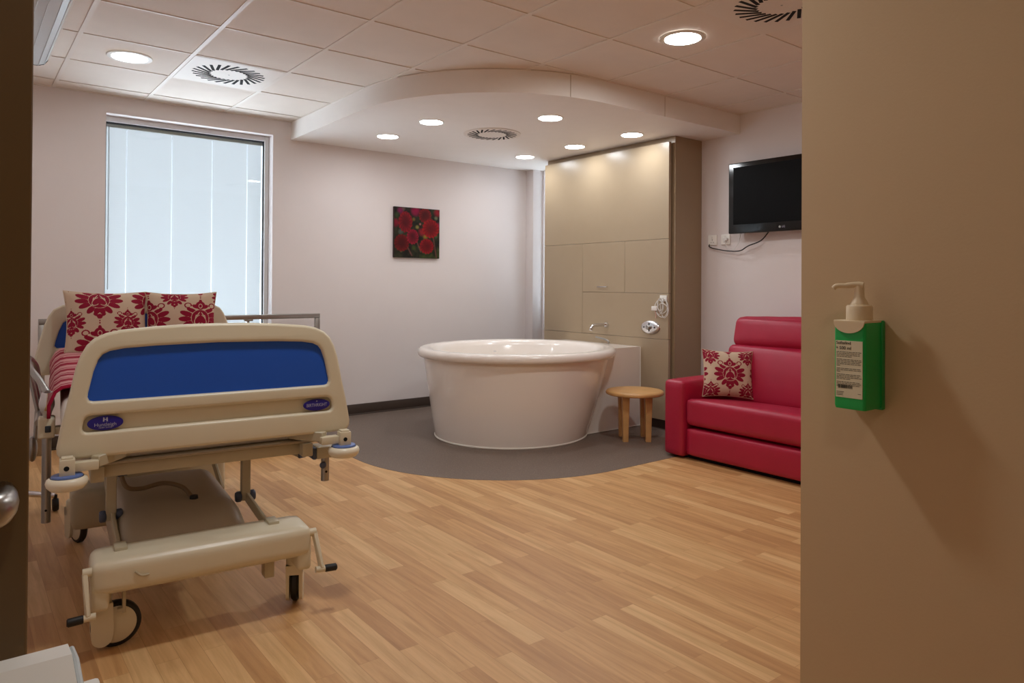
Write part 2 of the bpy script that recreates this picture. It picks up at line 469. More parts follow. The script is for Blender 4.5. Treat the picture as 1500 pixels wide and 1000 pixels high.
# ------------------------------------------------------------------ lights and vents
def downlight(label, loc, rin, rout, lampm, group, depth=.0):
    t = thing('recessed_downlight', label, 'ceiling light', loc, 0, group)
    finish('trim_ring', lathe([(rin, .0), (rin+.004, -.006), (rout-.004, -.005), (rout, -.001), (rout, .002), (rin, .002)], 48, close=False), M['white'], t)
    prof = [(rin, -.001), (rin*.8, -.003), (rin*.4, -.004), (.001, -.004)]
    finish('lamp_diffuser', lathe(prof, 48, close=False), lampm, t)
    return t
SL = [((2.888, 5.43), 'glowing round downlight in the curved white bulkhead, the one nearest the window corner'),
      ((2.892, 4.732), 'glowing round downlight in the bulkhead just left of the round slotted vent'),
      ((3.512, 4.047), 'glowing round downlight at the front of the bulkhead, just behind the curved fascia'),
      ((4.43, 4.069), 'glowing round downlight in the bulkhead nearest the television, at the right'),
      ((4.412, 4.743), 'glowing round downlight in the bulkhead above the middle of the taupe bath panel'),
      ((4.391, 5.434), 'glowing round downlight at the back of the bulkhead, by the far room corner')]
first = None
for (x, y), lb in SL:
    if first is None: first = downlight(lb, (x, y, SZ), .085, .100, M['lamp'], 'downlights in the curved bulkhead')
    else: dup(first, (x, y, SZ), lb)
CL = [((3.247, 2.60), 'round recessed downlight in the ceiling tile beside the right-hand ceiling vent'),
      ((1.04, 1.97), 'round recessed downlight in front of the foot of the bed, outside the picture')]
first = None
for (x, y), lb in CL:
    if first is None: first = downlight(lb, (x, y, H-.001), .098, .130, M['lampc'], 'downlights in the tiled ceiling')
    else: dup(first, (x, y, H-.001), lb)
downlight('round recessed downlight in the ceiling tile in front of the tall window', (.847, 4.98, H-.001), .098, .130, M['lampw'], 'downlights in the tiled ceiling')
downlight('added dim fill downlight in the unseen lobby ceiling behind the camera', (.25, -.2, H-.001), .098, .130, M['lampfill'], 'downlights in the tiled ceiling')  # unseen, added to brighten the lobby and camera-facing surfaces
def swirl(t, n, r0, r1, w, skew, z):
    b = bmesh.new()
    for k in range(n):
        a = 2*pi*k/n
        p0 = Vector((r0*cos(a), r0*sin(a), z)); a2 = a+skew
        p1 = Vector((r1*cos(a2), r1*sin(a2), z))
        d = (p1-p0).normalized(); s = Vector((-d.y, d.x, 0))*w/2
        add_prism(b, [(p0-s)[:2], (p0+s)[:2], (p1+s)[:2], (p1-s)[:2]], z-.0006, z+.002)
    return finish('slots', b, M['dark'], t)
def vent_square(label, loc, ang):
    t = thing('ceiling_vent', label, 'ceiling vent', loc, 0, 'square swirl vents in the tiled ceiling')
    finish('plate', bx((-.287, -.291, -.002), (.287, .291, .004), .001, 1), M['tbar'], t)
    swirl(t, 25, .118, .228, .019, .42, -.0025)
    finish('screw', lathe([(.001, -.004), (.005, -.0035), (.006, -.002)], 12), M['steel'], t)
    return t
v1 = vent_square('white square ceiling vent with a ring of black slots, between the window and the bulkhead', (1.447, 4.98, H-.0005), 0)
v2 = dup(v1, (3.247, 1.983, H-.0005), 'square ceiling vent with black slots cut off by the picture top right')
t = thing('bulkhead_vent', 'round white vent with radiating slots in the middle of the curved bulkhead', 'ceiling vent', (3.515, 4.787, SZ))
finish('plate', lathe([(.001, -.008), (.225, -.008), (.238, -.005), (.238, .002)], 64), M['tbar'], t)
swirl(t, 25, .12, .205, .015, .42, -.0085)
# linear luminaire at the ceiling, far left
t = thing('linear_ceiling_light', 'unlit long prismatic strip light at the top left beside the door edge', 'ceiling light', (.362, 4.33, H))
ol = [(-.085, 0), (-.085, -.03), (-.06, -.062), (-.02, -.070), (.03, -.068), (.062, -.056), (.08, -.03), (.08, 0)]
mt = Matrix(((1, 0, 0, 0), (0, 0, 1, 0), (0, 1, 0, 0), (0, 0, 0, 1)))
bm = bmesh.new(); add_prism(bm, ol, -.9, .95, mt); finish('diffuser', bm, M['diffuser'], t, 12)
bm = bmesh.new()
for x, z in [(-.062, -.062), (-.021, -.071), (.031, -.0695), (.063, -.057)]:
    add_tube(bm, [(x, -.9, z), (x, .95, z)], .0022, 6)
finish('ridge', bm, M['diffuser'], t)
bm = bmesh.new(); add_prism(bm, [(x*1.03, z*1.03) for x, z in ol], .95, .957, mt); finish('end_cap', bm, M['gasket'], t)
bm = bmesh.new(); add_box(bm, (.081, -.9, -.02), (.092, .95, 0)); finish('side_rail', bm, M['tbar'], t)

# ------------------------------------------------------------------ picture
def paint(x, y):
    """dahlia photograph: x,y in 0..1 (y up)"""
    n1 = noise.noise(Vector((x*5, y*5, 0))); n2 = noise.noise(Vector((x*14, y*14, 3)))
    c = Vector((34, 30, 22)) + Vector((26, 34, 12))*max(0, n1+.25) + Vector((18, 18, 10))*n2
    if y < .3 and x > .55: c = c.lerp(Vector((70, 92, 30)), max(0, min(1, (.3-y)*3)*(.6+.5*n2)))
    # blurred pinks and buds
    for cx, cy, r, col in [(.46, .94, .13, (190, 10, 80)), (.13, .92, .09, (150, 20, 90)), (.95, .93, .10, (180, 20, 40)), (.97, .66, .09, (170, 30, 90)),
                           (.42, .77, .045, (150, 120, 50)), (.50, .62, .05, (165, 150, 70)), (.56, .68, .03, (215, 130, 120)), (.14, .51, .07, (95, 105, 95)),
                           (.68, .43, .07, (170, 140, 40)), (.43, .2, .06, (70, 90, 30)), (.92, .82, .05, (130, 135, 95)), (.15, .13, .04, (110, 105, 60)), (.2, .97, .05, (120, 90, 80)), (.06, .84, .07, (60, 80, 40)), (.03, .68, .10, (165, 15, 45)), (.60, .52, .10, (170, 25, 40)), (.93, .45, .05, (80, 110, 60))]:
        d = sqrt((x-cx)**2+(y-cy)**2)/r
        if d < 1: c = c.lerp(Vector(col), (1-d*d)**.8*.9)
    for ax, ay, bxx, by in [(.41, .52, .58, .12), (.86, .42, .93, .02), (.28, .22, .38, .05)]:
        tt = max(0, min(1, ((x-ax)*(bxx-ax)+(y-ay)*(by-ay))/((bxx-ax)**2+(by-ay)**2)))
        d = sqrt((x-ax-tt*(bxx-ax))**2+(y-ay-tt*(by-ay))**2)
        if d < .014: c = c.lerp(Vector((130, 75, 65)), .8)
    # flower heads
    for cx, cy, rx, ry, lo, hi in [(.16, .29, .16, .17, (70, 8, 10), (150, 18, 22)), (.40, .42, .13, .15, (80, 8, 20), (205, 20, 60)), (.24, .71, .15, .21, (78, 6, 16), (196, 22, 40)),
                                   (.67, .86, .14, .15, (70, 10, 14), (178, 30, 30)), (.80, .60, .19, .19, (92, 6, 14), (214, 26, 30)), (.71, .24, .16, .155, (88, 4, 10), (198, 20, 34))]:
        dx, dy = (x-cx)/rx, (y-cy)/ry; d = sqrt(dx*dx+dy*dy); a = atan2(dy, dx)
        if d < 1+.05*sin(a*14):
            pet = .5+.5*sin(a*13+d*16)*sin(d*22-a*2)
            k = min(1, max(0, (.10+.85*d*d)*(.35+.75*pet)+.08))
            cc = Vector(lo).lerp(Vector(hi), k)
            c = c.lerp(cc, 1 if d < .93 else .75)
    c *= .80+.1*n2
    return [max(0, min(255, q)) for q in c]
t = thing('canvas_picture', 'square unframed canvas print of red dahlia flowers on the back wall', 'picture', (3.565, YB, 1.712))
finish('canvas_body', bx((-.255, -.028, -.244), (.255, 0, .244), .002, 1), pbr('dark_canvas_edge', (52, 30, 30), .7), t)
n = 150
me = bpy.data.meshes.new('canvas_print')
vs = [(-.2545+.509*i/n, -.0285, -.2435+.487*j/n) for j in range(n+1) for i in range(n+1)]
fs = [(j*(n+1)+i, j*(n+1)+i+1, (j+1)*(n+1)+i+1, (j+1)*(n+1)+i) for j in range(n) for i in range(n)]
me.from_pydata(vs, [], fs)
at = me.color_attributes.new('paint', 'FLOAT_COLOR', 'POINT')
cols = []
for j in range(n+1):
    for i in range(n+1):
        cols += list(lin(paint(i/n, j/n)))
at.data.foreach_set('color', cols); me.materials.append(M['photo'])
o = bpy.data.objects.new('canvas_print', me); COL.objects.link(o); o.parent = t

# ------------------------------------------------------------------ bath panel cabinet
PX = 4.685
t = thing('bath_panel_cabinet', 'tall taupe laminate service panel behind the white bath', 'cabinet', (4.9, 4.67, 0))
def P(bm): bmesh.ops.transform(bm, matrix=Matrix.Translation((-4.9, -4.67, 0)), verts=bm.verts[:]); return bm
finish('cabinet_body', P(bx((4.735, 3.86, .0), (XR-.001, 5.49, SZ-.001), .003, 1)), M['taupe_d'], t)
finish('plinth_kick', P(bx((4.728, 3.90, .0), (4.74, 5.47, .075), .0, 1)), M['brown'], t)
e = .0010
def door(name, y0, y1, z0, z1):
    return finish(name, P(bx((PX, y0+e, z0+e), (PX+.03, y1-e, z1-e), .0015, 1)), M['taupe'], t)
door('upper_panel', 3.885, 5.475, 1.603, 2.415)
door('side_panel', 4.92, 5.475, .76, 1.603)
door('access_door', 4.38, 4.92, 1.147, 1.603)
door('corner_panel', 3.885, 4.38, 1.147, 1.603)
door('tap_panel', 3.885, 4.92, .76, 1.147)
door('lower_panel', 3.885, 5.475, .085, .76)
hd = bmesh.new(); add_tube(hd, [(PX-.022, 4.70, 1.197), (PX-.022, 4.58, 1.197)], .006, 10)
for yy in (4.69, 4.59): add_tube(hd, [(PX+.001, yy, 1.197), (PX-.022, yy, 1.197)], .005, 8)
finish('door_handle', P(hd), M['chrome'], t)
# spout
t = thing('bath_spout', 'chrome wall spout curving down over the bath rim', 'tap', (PX, 4.60, .852))
finish('escutcheon', lathe([(.028, 0), (.028, -.006), (.020, -.03), (.014, -.04)], 28, axis='X'), M['chrome'], t)
pts = spline([(-.03, 0, 0), (-.09, .0, .002), (-.15, .0, .0), (-.185, 0, -.015), (-.2, 0, -.045)], 6)
finish('spout_tube', tube(pts, .0155, 14), M['chrome'], t)
# thermostatic mixer
t = thing('bath_mixer', 'oval chrome thermostatic bath control plate on the taupe panel', 'tap', (PX, 4.075, .856))
bm = bmesh.new(); add_lathe(bm, [(.001, -.024), (.05, -.0235), (.084, -.020), (.097, -.013), (.102, -.005), (.104, 0)], 48, axis='X')
for v in bm.verts: v.co.z *= .56
finish('oval_plate', bm, M['satin'], t)
finish('control_knob', lathe([(.001, -.05), (.017, -.049), (.02, -.046), (.02, -.026)], 24, axis='X'), M['steel'], t)
for yy in (.058, -.058):
    finish('screw_cap', lathe([(.001, -.026), (.007, -.0255), (.008, -.018)], 16, (0, yy, 0), 'X'), M['rubber'], t)
for zz in (.036, -.034):
    finish('control_lever', tube([(-.025, 0, zz*.6), (-.027, 0, zz)], .004, 8), M['gasket'], t)
# nurse call cord
t = thing('call_button_cord', 'coiled white nurse call cord hanging from a hook on the taupe panel', 'call cord', (PX, 3.94, 1.05))
finish('hook_plate', bx((-.012, -.045, .03), (0, .03, .08), .003), M['white'], t)
bm = bmesh.new()
for k, (oy, oz, ra, rb) in enumerate([(.0, -.005, .052, .066), (-.028, -.03, .040, .078), (.026, -.02, .044, .060), (-.012, -.045, .058, .058), (.004, .004, .03, .05)]):
    pts = [(-.014-.005*k-.004*sin(3*a+k), oy+ra*cos(a), oz+rb*sin(a)) for a in [2*pi*q/28+k for q in range(29)]]
    add_tube(bm, pts, .0032, 7, False)
finish('coiled_cord', bm, M['leaf'], t)
finish('hook', tube(spline([(-.01, -.005, .06), (-.035, -.005, .045), (-.045, -.005, .06)], 4), .004, 8), M['white'], t)
finish('call_handset', bx((-.05, .03, -.05), (-.025, .09, -.012), .005), M['leaf'], t)
finish('handset_tail', tube(spline([(-.035, .06, -.05), (-.034, .05, -.08), (-.03, .055, -.11)], 5), .005, 8), pbr('pink_cord_end', (210, 170, 155), .5), t)

# ------------------------------------------------------------------ bath
BC = Vector((3.70, 4.67))
def ring(a, b, cx, cy, z, n=96, dent=0.):
    out = []
    for k in range(n):
        th = 2*pi*k/n
        out.append((cx+a*cos(th), cy+b*sin(th), z))
    return out
def loft(rings, cap0=True, cap1=True):
    bm = bmesh.new(); R = [[bm.verts.new(p) for p in r] for r in rings]; n = len(R[0])
    for a, b in zip(R, R[1:]):
        for k in range(n): bm.faces.new((a[k], a[(k+1) % n], b[(k+1) % n], b[k]))
    if cap0: bm.faces.new(R[0][::-1])
    if cap1: bm.faces.new(R[-1])
    return bm
A1, B1, C1 = .835, .80, (3.715, 4.685)      # rim
A0, B0, C0 = .625, .60, (3.605, 4.62)     # base
BATH = dict(A1=A1, B1=B1)
t = thing('birthing_bath', 'large round white freestanding bath on the dark vinyl floor', 'bath', (3.65, 4.65, 0))
def Bt(bm): bmesh.ops.transform(bm, matrix=Matrix.Translation((-3.65, -4.65, 0)), verts=bm.verts[:]); return bm
def body(tt, inset=0.):
    s = tt**.92
    return (A0+(A1-.045-A0)*s-inset, B0+(B1-.045-B0)*s-inset, C0[0]+(C1[0]-C0[0])*s, C0[1]+(C1[1]-C0[1])*s)
rings = []
for k in range(13):
    tt = k/12; a, b, x, y = body(tt); rings.append(ring(a, b, x, y, .002+.640*tt))
finish('bath_skirt', Bt(loft(rings, True, False)), M['tub'], t, 60)
prof = [(-.060, .630), (-.012, .632), (-.003, .642), (0, .655), (-.002, .672), (-.010, .688), (-.025, .697), (-.045, .700), (-.075, .699), (-.10, .694), (-.118, .68), (-.135, .645), (-.16, .55), (-.20, .40), (-.26, .25), (-.36, .17), (-.5, .15), (-.74, .145)]
rings = [ring(A1+d, B1+d, C1[0], C1[1], z) for d, z in prof]
finish('bath_basin', Bt(loft(rings, False, True)), M['tub'], t, 60)
a, b, x, y = body(0)
bm = bmesh.new(); add_tube(bm, [p for p in ring(a+.002, b+.002, x, y, .006)]+[ring(a+.002, b+.002, x, y, .006)[0]], .007, 8)
finish('base_seal', Bt(bm), M['seal'], t)
rings = []
for k in range(9):
    tt = k/8*.98; a, b, x, y = body(tt, .012); ys = [4.19+.06*q for q in range(17)]
    rings.append([(x+a*sqrt(max(.02, 1-((q-y)/b)**2)), q, .003+.64*tt*1.085) for q in ys]+[(PX-.002, ys[-1], .003+.64*tt*1.085), (PX-.002, ys[0], .003+.64*tt*1.085)])
bm = loft(rings)
finish('service_plinth', Bt(bm), M['tub'], t)
bm = bmesh.new(); add_tube(bm, [(4.05, 4.189, .006), (PX-.002, 4.189, .006), (PX-.002, 4.189, .68)], .004, 8); finish('plinth_seal', Bt(bm), M['seal'], t)
finish('waste_lever', Bt(tube(spline([(4.61, 4.50, .69), (4.61, 4.505, .712), (4.605, 4.55, .728), (4.60, 4.65, .742)], 5), [.008]*16, 10)), M['steel'], t)
finish('overflow_grille', Bt(bx((3.028, 4.86, .655), (3.04, 4.91, .672), .003)), M['gasket'], t)
finish('rim_button', Bt(lathe([(.012, .0), (.012, .006), (.001, .008)], 16, (3.27, 4.40, .697))), M['chrome'], t)

# ------------------------------------------------------------------ stool
t = thing('wooden_stool', 'small round light wood stool between the bath and the crimson sofa', 'stool', (4.245, 3.855, 0), radians(-38))
finish('seat', lathe([(.001, .352), (.215, .352), (.226, .358), (.228, .366), (.226, .376), (.218, .384), (.20, .387), (.001, .388)], 64), M['beech'], t)
for sx, sy in ((-1, -1), (1, -1), (-1, 1), (1, 1)):
    b = bmesh.new(); cx, cy = sx*.088, sy*.100
    L = []
    for z, w, d in ((0, .021, .027), (.2, .025, .030), (.352, .029, .034)):
        L.append(round_poly([(cx-w, cy-d), (cx+w, cy-d), (cx+w, cy+d), (cx-w, cy+d)], .008, 3))
        L[-1] = [(p[0], p[1], z) for p in L[-1]]
    finish('leg', loft(L), M['beech'], t)

# ------------------------------------------------------------------ sofa
SX, SY0, SY1 = 4.02, 1.45, 3.37
t = thing('leather_sofa', 'crimson leather sofa bed against the right wall under the television', 'sofa', (4.55, 2.4, 0))
def So(bm, c): bmesh.ops.transform(bm, matrix=Matrix.Translation(Vector(c)-Vector((4.55, 2.4, 0))), verts=bm.verts[:]); return bm
ax0, ax1 = SX-.01, 5.0
for nm, yc in (('arm', SY1-.088), ('arm', SY0+.088)):
    o = finish(nm, So(puff((ax1-ax0, .172, .530), .032, (.004, .004, .003), 10), ((ax0+ax1)/2, yc, .278)), M['leather'], t, 60)
    bm = bmesh.new()
    for yy in (-.088, .088):
        pts = round_poly([(yy, .0), (yy, .53), ], 0)
    bm.free()
iy0, iy1 = SY0+.176, SY1-.180
L = iy1-iy0; yc = (iy0+iy1)/2
bm = puff((.60, L, .185), .035, (.004, .0, .018), 16)
for v in bm.verts: v.co.z -= max(0, (v.co.x+.3))*.10
finish('seat_cushion', So(bm, (SX+.30+.005, yc, .335)), M['leather'], t, 60)
finish('seat_base', So(puff((.62, L, .19), .022, (.006, 0, 0), 10), (SX+.31+.012, yc, .125)), M['leather'], t, 60)
finish('plinth', So(bx((-.33, -L/2-.15, 0), (.33, L/2+.15, .05)), (SX+.40, yc, 0)), M['dark'], t)
# backrest: lower lumbar block and head roll, leaning back
tilt = Matrix.Rotation(radians(13), 4, 'Y')
bm = puff((.22, L+.13, .44), .05, (.035, .0, .01), 16); bmesh.ops.transform(bm, matrix=tilt, verts=bm.verts[:])
finish('lumbar_cushion', So(bm, (4.66, yc, .545)), M['leather'], t, 60)
bm = puff((.19, L+.09, .235), .06, (.02, .0, .02), 16); bmesh.ops.transform(bm, matrix=tilt, verts=bm.verts[:])
for v in bm.verts: v.co.z += .006*noise.noise(Vector((0, v.co.y*5, 0)))
finish('head_cushion', So(bm, (4.725, yc, .858)), M['leather'], t, 60)
finish('back_shell', So(bx((-.06, -L/2-.03, 0), (.06, L/2+.03, .86), .02), (4.93, yc, .05)), M['leather'], t)

# ------------------------------------------------------------------ damask cushions
def motif(x, y):
    """1 inside the red damask figure, 0 outside; figure about 1 wide"""
    ax = abs(x)
    def ell(px, py, a, b, rot):
        dx, dy = ax-px, y-py; c, s = cos(rot), sin(rot)
        return ((dx*c+dy*s)/a)**2+((-dx*s+dy*c)/b)**2
    v = 0.
    for px, py, a, b, r in [(.36, .10, .19, .085, .45), (.40, -.07, .17, .085, .05), (.33, -.23, .17, .08, -.5), (.23, .22, .15, .065, .5), (.20, -.38, .15, .075, -1.0), (.06, -.42, .13, .07, -1.3)]:
        q = ell(px, py, a, b, r)
        if q < 1: v = 1.
        elif q < 1.22: v = 0.
    q = ell(0, -.04, .24, .28, 0)
    if q < 1:
        v = 1.
        if .62 < ell(.05, -.08, .10, .20, .55) < .9 and ax > .02: v = 0.
        if ell(.06, .10, .012, .10, .5) < 1 or ell(.13, .0, .012, .09, .2) < 1: v = 0.
    elif q < 1.12: v = 0.
    if ell(0, .40, .13, .15, 0) < 1 or ell(.13, .36, .10, .065, .55) < 1 or ell(0, .54, .045, .09, 0) < 1: v = 1.
    if .5 < ell(0, .38, .055, .085, 0) < 1: v = 0.
    q = ell(.33, .40, .10, .10, 0)
    if .42 < q < 1 and not (ax < .28 and y < .36): v = 1.
    if ell(0, -.60, .065, .08, 0) < 1 or ell(.09, -.55, .07, .035, .7) < 1: v = 1.
    if ell(0, .70, .02, .03, 0) < 1 or ell(0, -.74, .02, .03, 0) < 1: v = 1.
    return v
def damask(x, y):
    """x, y in metres on the cloth"""
    PXX, PYY = .275, .265
    v = 0
    for (ox, oy, sc) in ((0, 0, .205), (PXX/2, PYY/2, .128)):
        ux = (x-ox+PXX/2) % PXX-PXX/2; uy = (y-oy+PYY/2) % PYY-PYY/2
        v = max(v, motif(ux/sc, uy/sc/.86))
    return v
def cushion_mesh(name, w, h, th, ox, oy, n=120, seed=0):
    vs = []; val = []
    for side in (1, -1):
        for j in range(n+1):
            for i in range(n+1):
                a, b = 2*i/n-1, 2*j/n-1
                pin = .085
                x = a*w/2*(1-pin*(1-b*b)*abs(a)**2); z = b*h/2*(1-pin*(1-a*a)*abs(b)**2)
                k = max(0, (1-abs(a)**2.2)*(1-abs(b)**2.2))**.55
                k += .05*noise.noise(Vector((a*2.2+seed, b*2.2, seed)))*k
                vs.append((x, -side*(th/2*k+.001), z))
                s = 0
                for qx in (-.25, .25):
                    for qy in (-.25, .25):
                        s += damask((a+qx*2/n)*w/2-ox, (b+qy*2/n)*h/2-oy)
                val.append(s/4)
    m = (n+1)**2; fs = []
    for s in (0, 1):
        for j in range(n):
            for i in range(n):
                q = [s*m+j*(n+1)+i, s*m+j*(n+1)+i+1, s*m+(j+1)*(n+1)+i+1, s*m+(j+1)*(n+1)+i]
                fs.append(q if s == 0 else q[::-1])
    me = bpy.data.meshes.new(name); me.from_pydata(vs, [], fs)
    at = me.attributes.new('pattern', 'FLOAT', 'POINT'); at.data.foreach_set('value', val)
    me.materials.append(M['damask'])
    for p in me.polygons: p.use_smooth = True
    return me
def cushion(label, loc, rot, w, h, th, ox, oy, seed):
    o = bpy.data.objects.new('damask_cushion', cushion_mesh('damask_cushion', w, h, th, ox, oy, 120, seed)); COL.objects.link(o)
    o.location = loc; o.rotation_euler = rot
    tag(o, label, 'cushion', 'red and cream damask cushions')
    bm = bmesh.new()
    pts = []
    for s in range(4):
        for k in range(12):
            q = 2*k/12-1; a, b = [(q, -1), (1, q), (-q, 1), (-1, -q)][s]
            pin = .085
            pts.append((a*w/2*(1-pin*(1-b*b)*abs(a)**2), 0, b*h/2*(1-pin*(1-a*a)*abs(b)**2)))
    add_tube(bm, pts+[pts[0]], .0028, 6, False)
    finish('seam_edge', bm, M['damask'], o)
    return o
cushion('cream cushion with red damask pattern propped in the corner of the crimson sofa', (4.40, 3.105, .578), (radians(-15), radians(3), radians(-38)), .37, .345, .12, 0, .0, 1)

# ------------------------------------------------------------------ television, sockets, cables
t = thing('television', 'black flat screen television mounted on the right wall above the sofa', 'television', (5.0, 3.04, 1.92), radians(1))
finish('tv_body', bx((-.025, -.465, -.285), (.02, .465, .285), .008, 3), M['black'], t)
finish('screen', bx((-.0275, -.418, -.215), (-.024, .418, .248), .001, 1), M['screen'], t)
bm = lathe([(.001, -.0285), (.009, -.0285), (.0095, -.025)], 20, (0, .008, -.252), 'X')
lg = finish('logo_disc', bm, M['steel'], t)
finish('logo_text', text_bm('LG', .022, Matrix.Translation((-.0255, -.022, -.252)) @ YZ), M['badget'], t)
finish('wall_bracket', bx((.02, -.12, -.12), (.089, .12, .12), .004), M['gasket'], t)
sk = []
def socket(label, y, z):
    t = thing('wall_socket', label, 'socket', (XR, y, z), 0, 'white sockets below the television')
    finish('face_plate', bx((-.012, -.043, -.043), (0, .043, .043), .003), M['bright'], t)
    finish('rocker_switch', bx((-.015, -.008, .012), (-.010, .008, .030), .001, 1), M['white'], t)
    b = bmesh.new()
    for lo, hi in [((-.0125, -.003, -.002), (-.0115, .003, .006)), ((-.0125, -.016, -.022), (-.0115, -.008, -.018)), ((-.0125, .008, -.022), (-.0115, .016, -.018))]: add_box(b, lo, hi)
    finish('pin_slots', b, M['gasket'], t)
    return t
s1 = socket('white wall socket farther from the television, next to the taupe cabinet side', 3.742, 1.60)
s2 = dup(s1, (XR, 3.612, 1.60), 'white wall socket nearer the television, with a pale plug in it')
tag(finish('power_cord', tube(spline([(XR-.012, 3.77, 1.565), (XR-.02, 3.765, 1.545), (XR-.03, 3.70, 1.525), (XR-.04, 3.55, 1.500), (XR-.05, 3.44, 1.50), (XR-.06, 3.36, 1.535), (XR-.05, 3.25, 1.575), (XR-.03, 3.18, 1.66)], 6), .0045, 8), M['rubber']), 'black cable drooping from the socket to the television', 'cable')
t = thing('aerial_cable', 'thin pale cable looping from the plugged socket up behind the television', 'cable', (XR, 3.60, 1.60))
finish('plug', bx((-.035, -.018, -.012), (-.010, .018, .012), .004), M['leaf'], t)
finish('lead', tube(spline([(-.033, 0, 0), (-.045, -.01, -.03), (-.04, -.04, -.085), (-.035, -.09, -.085), (-.03, -.13, -.03), (-.025, -.145, .05), (-.02, -.15, .12)], 6), .003, 8), M['leaf'], t)

# ------------------------------------------------------------------ dispenser on near wall
def ratio(px): return tan(yaw+atan2(px-750, f))
DX = 1.374
Yn = .661; Yf = DX/ratio(1222)
yc = (Yn+Yf)/2; hw = (Yf-Yn)/2
t = thing('soap_dispenser', 'green pump bottle hand sanitiser held on the near right wall', 'dispenser', (1.602, yc*1.105, 1.21-.238*1.105))
t.scale = (1.105,)*3
ol = round_poly([(DX-1.45, -hw), (-.006, -hw), (-.006, hw), (DX-1.45, hw)], [.006, .003, .003, .006], 5)
bm = bmesh.new()
Ls = []
for z, s in ((0.0, .96), (.006, 1), (.16, 1), (.168, .985), (.170, .96)):
    Ls.append([(-.045+(x+.045)*s, y*s, z) for x, y in ol])
finish('bottle', loft(Ls), M['green'], t)
finish('wall_holder', bx((-.012, -hw-.003, -.004), (0, hw+.003, .172), .002, 1), M['greent'], t)
# ivory shoulder with curved front skirt
sh = [(-hw*.97, .0), (hw*.97, .0)] + [(hw*.97*cos(radians(a)), -.022*sin(radians(a))) for a in range(8, 180, 8)]
sh = [(p[0], p[1]) for p in sh]
bm = bmesh.new()
# (x -> local y, y -> z); thin skirt in front of the bottle
add_prism(bm, sh, 0, .003, Matrix.Translation((DX-1.45-.001, 0, .170)) @ YZ)
add_box(bm, (DX-1.45-.002, -hw, .168), (-.002, hw, .173), .001, 1)
finish('shoulder_cover', bm, M['pump'], t)
pcx = -.045
prof = [(.001, .17), (.024, .17), (.024, .199), (.022, .202), (.017, .203), (.016, .206), (.014, .210), (.0095, .218), (.009, .240), (.001, .241)]
pc = finish('pump_collar', lathe(prof, 32, (pcx, -.004, 0)), M['pump'], t)
nz = tube(spline([(pcx+.0, -.012, .241), (pcx-.004, .0, .2425), (pcx-.012, .018, .2405), (pcx-.018, .032, .240), (pcx-.020, .038, .235)], 5), [.0065]*5+[.006]*5+[.005]*11, 10)
finish('pump_nozzle', nz, M['pump'], pc)
lx = DX-1.45-.0012
lab = finish('label', bx((lx, -hw*.84, .022), (lx+.0014, hw*.86, .133), .0003, 1), M['paper'], t)
ib = bmesh.new()
def bar(y0, y1, z0, z1): add_box(ib, (lx-.0003, y0, z0), (lx+.0002, y1, z1))
yl, yr = hw*.80, -hw*.78
zz = .1105
for gi, cnt in enumerate((4, 5, 3, 4, 4)):
    for k in range(cnt):
        y = yl; end = yr if k < cnt-1 else yl-(yl-yr)*random.uniform(.2, .7)
        while y > end+.004:
            w = random.uniform(.003, .009); bar(max(y-w, end), y, zz, zz+.0009); y -= w+.0012
        zz -= .0030
    zz -= .0026
y = yl-.003
for k in range(17):
    w = random.choice((.0006, .001, .0015)); bar(y-w, y, .040, .0475); y -= w+random.choice((.0006, .001))
for k in range(3): bar(yl-random.uniform(.012, .02), yl, .0265+k*.003, .0273+k*.003)
bar(yr+.001, yr+.007, .031, .0318)
finish('small_print', ib, M['ink'], lab)
finish('product_text', text_bm('Softalind', .0085, Matrix.Translation((lx-.0002, hw*.36, .1285)) @ YZ, .0002), M['ink'], lab)
finish('volume_text', text_bm('+ 500 ml', .0085, Matrix.Translation((lx-.0002, hw*.36, .1185)) @ YZ, .0002), M['ink'], lab)

# ------------------------------------------------------------------ door leaf at left, slim white cabinet
dr = struct('door_1', bx((-.86, .922, .005), (.0645, .966, 2.60), .002, 1), M['doorlam'])
bm = bmesh.new()
pts = spline([(-.12, .862, .994), (-.03, .862, .994), (.016, .862, .993), (.034, .870, .993), (.041, .895, .993), (.041, .922, .993)], 6)
add_tube(bm, pts, .0135, 14, True, 1.)
for v in bm.verts: v.co.z = v.co.z-.010 + (v.co.z-.993)*.3
finish('door_handle', bm, M['steel'], dr)
t = thing('white_cabinet', 'white low unit with a flat sloping top at the bottom left corner', 'cabinet', (-.1, .86, 0))
ol = [(-.40, 0), (0, 0), (0, .838), (-.003, .840), (-.036, .843), (-.40, .735)]
mt = Matrix(((0, 0, 1, 0), (1, 0, 0, 0), (0, 1, 0, 0), (0, 0, 0, 1)))
bm = bmesh.new(); add_prism(bm, ol, -.45, .1945, mt); finish('cabinet_body', bm, M['bright'], t, 20)
finish('lower_ledge', bx((.1965, -.40, 0), (.2165, -.045, .818), .003), M['bright'], t)
finish('plastic_clip', tube([(.1965, -.012, .838), (.1985, -.03, .834), (.1985, -.07, .822)], .003, 8), M['diffuser'], t)

# ------------------------------------------------------------------ guard rail at window
t = thing('window_guard_rail', 'low chrome guard rail in front of the window behind the bed', 'rail', (1.48, 5.95, 0))
b = bmesh.new(); add_box(b, (-1.02, -.02, .912), (1.03, .02, .952), .004); finish('top_rail', b, M['steel'], t)
for x in (-1.0, 1.01):
    b = bmesh.new(); add_box(b, (x-.02, -.02, 0), (x+.02, .02, .912), .004); finish('post', b, M['steel'], t)
for x in (-.3, .42):
    b = bmesh.new(); add_tube(b, [(x, 0, .90), (x, 0, .87), (x, .16, .87)], .009, 8); add_box(b, (x-.035, -.015, .898), (x+.035, .015, .912), .003); finish('wall_bracket', b, M['steel'], t)

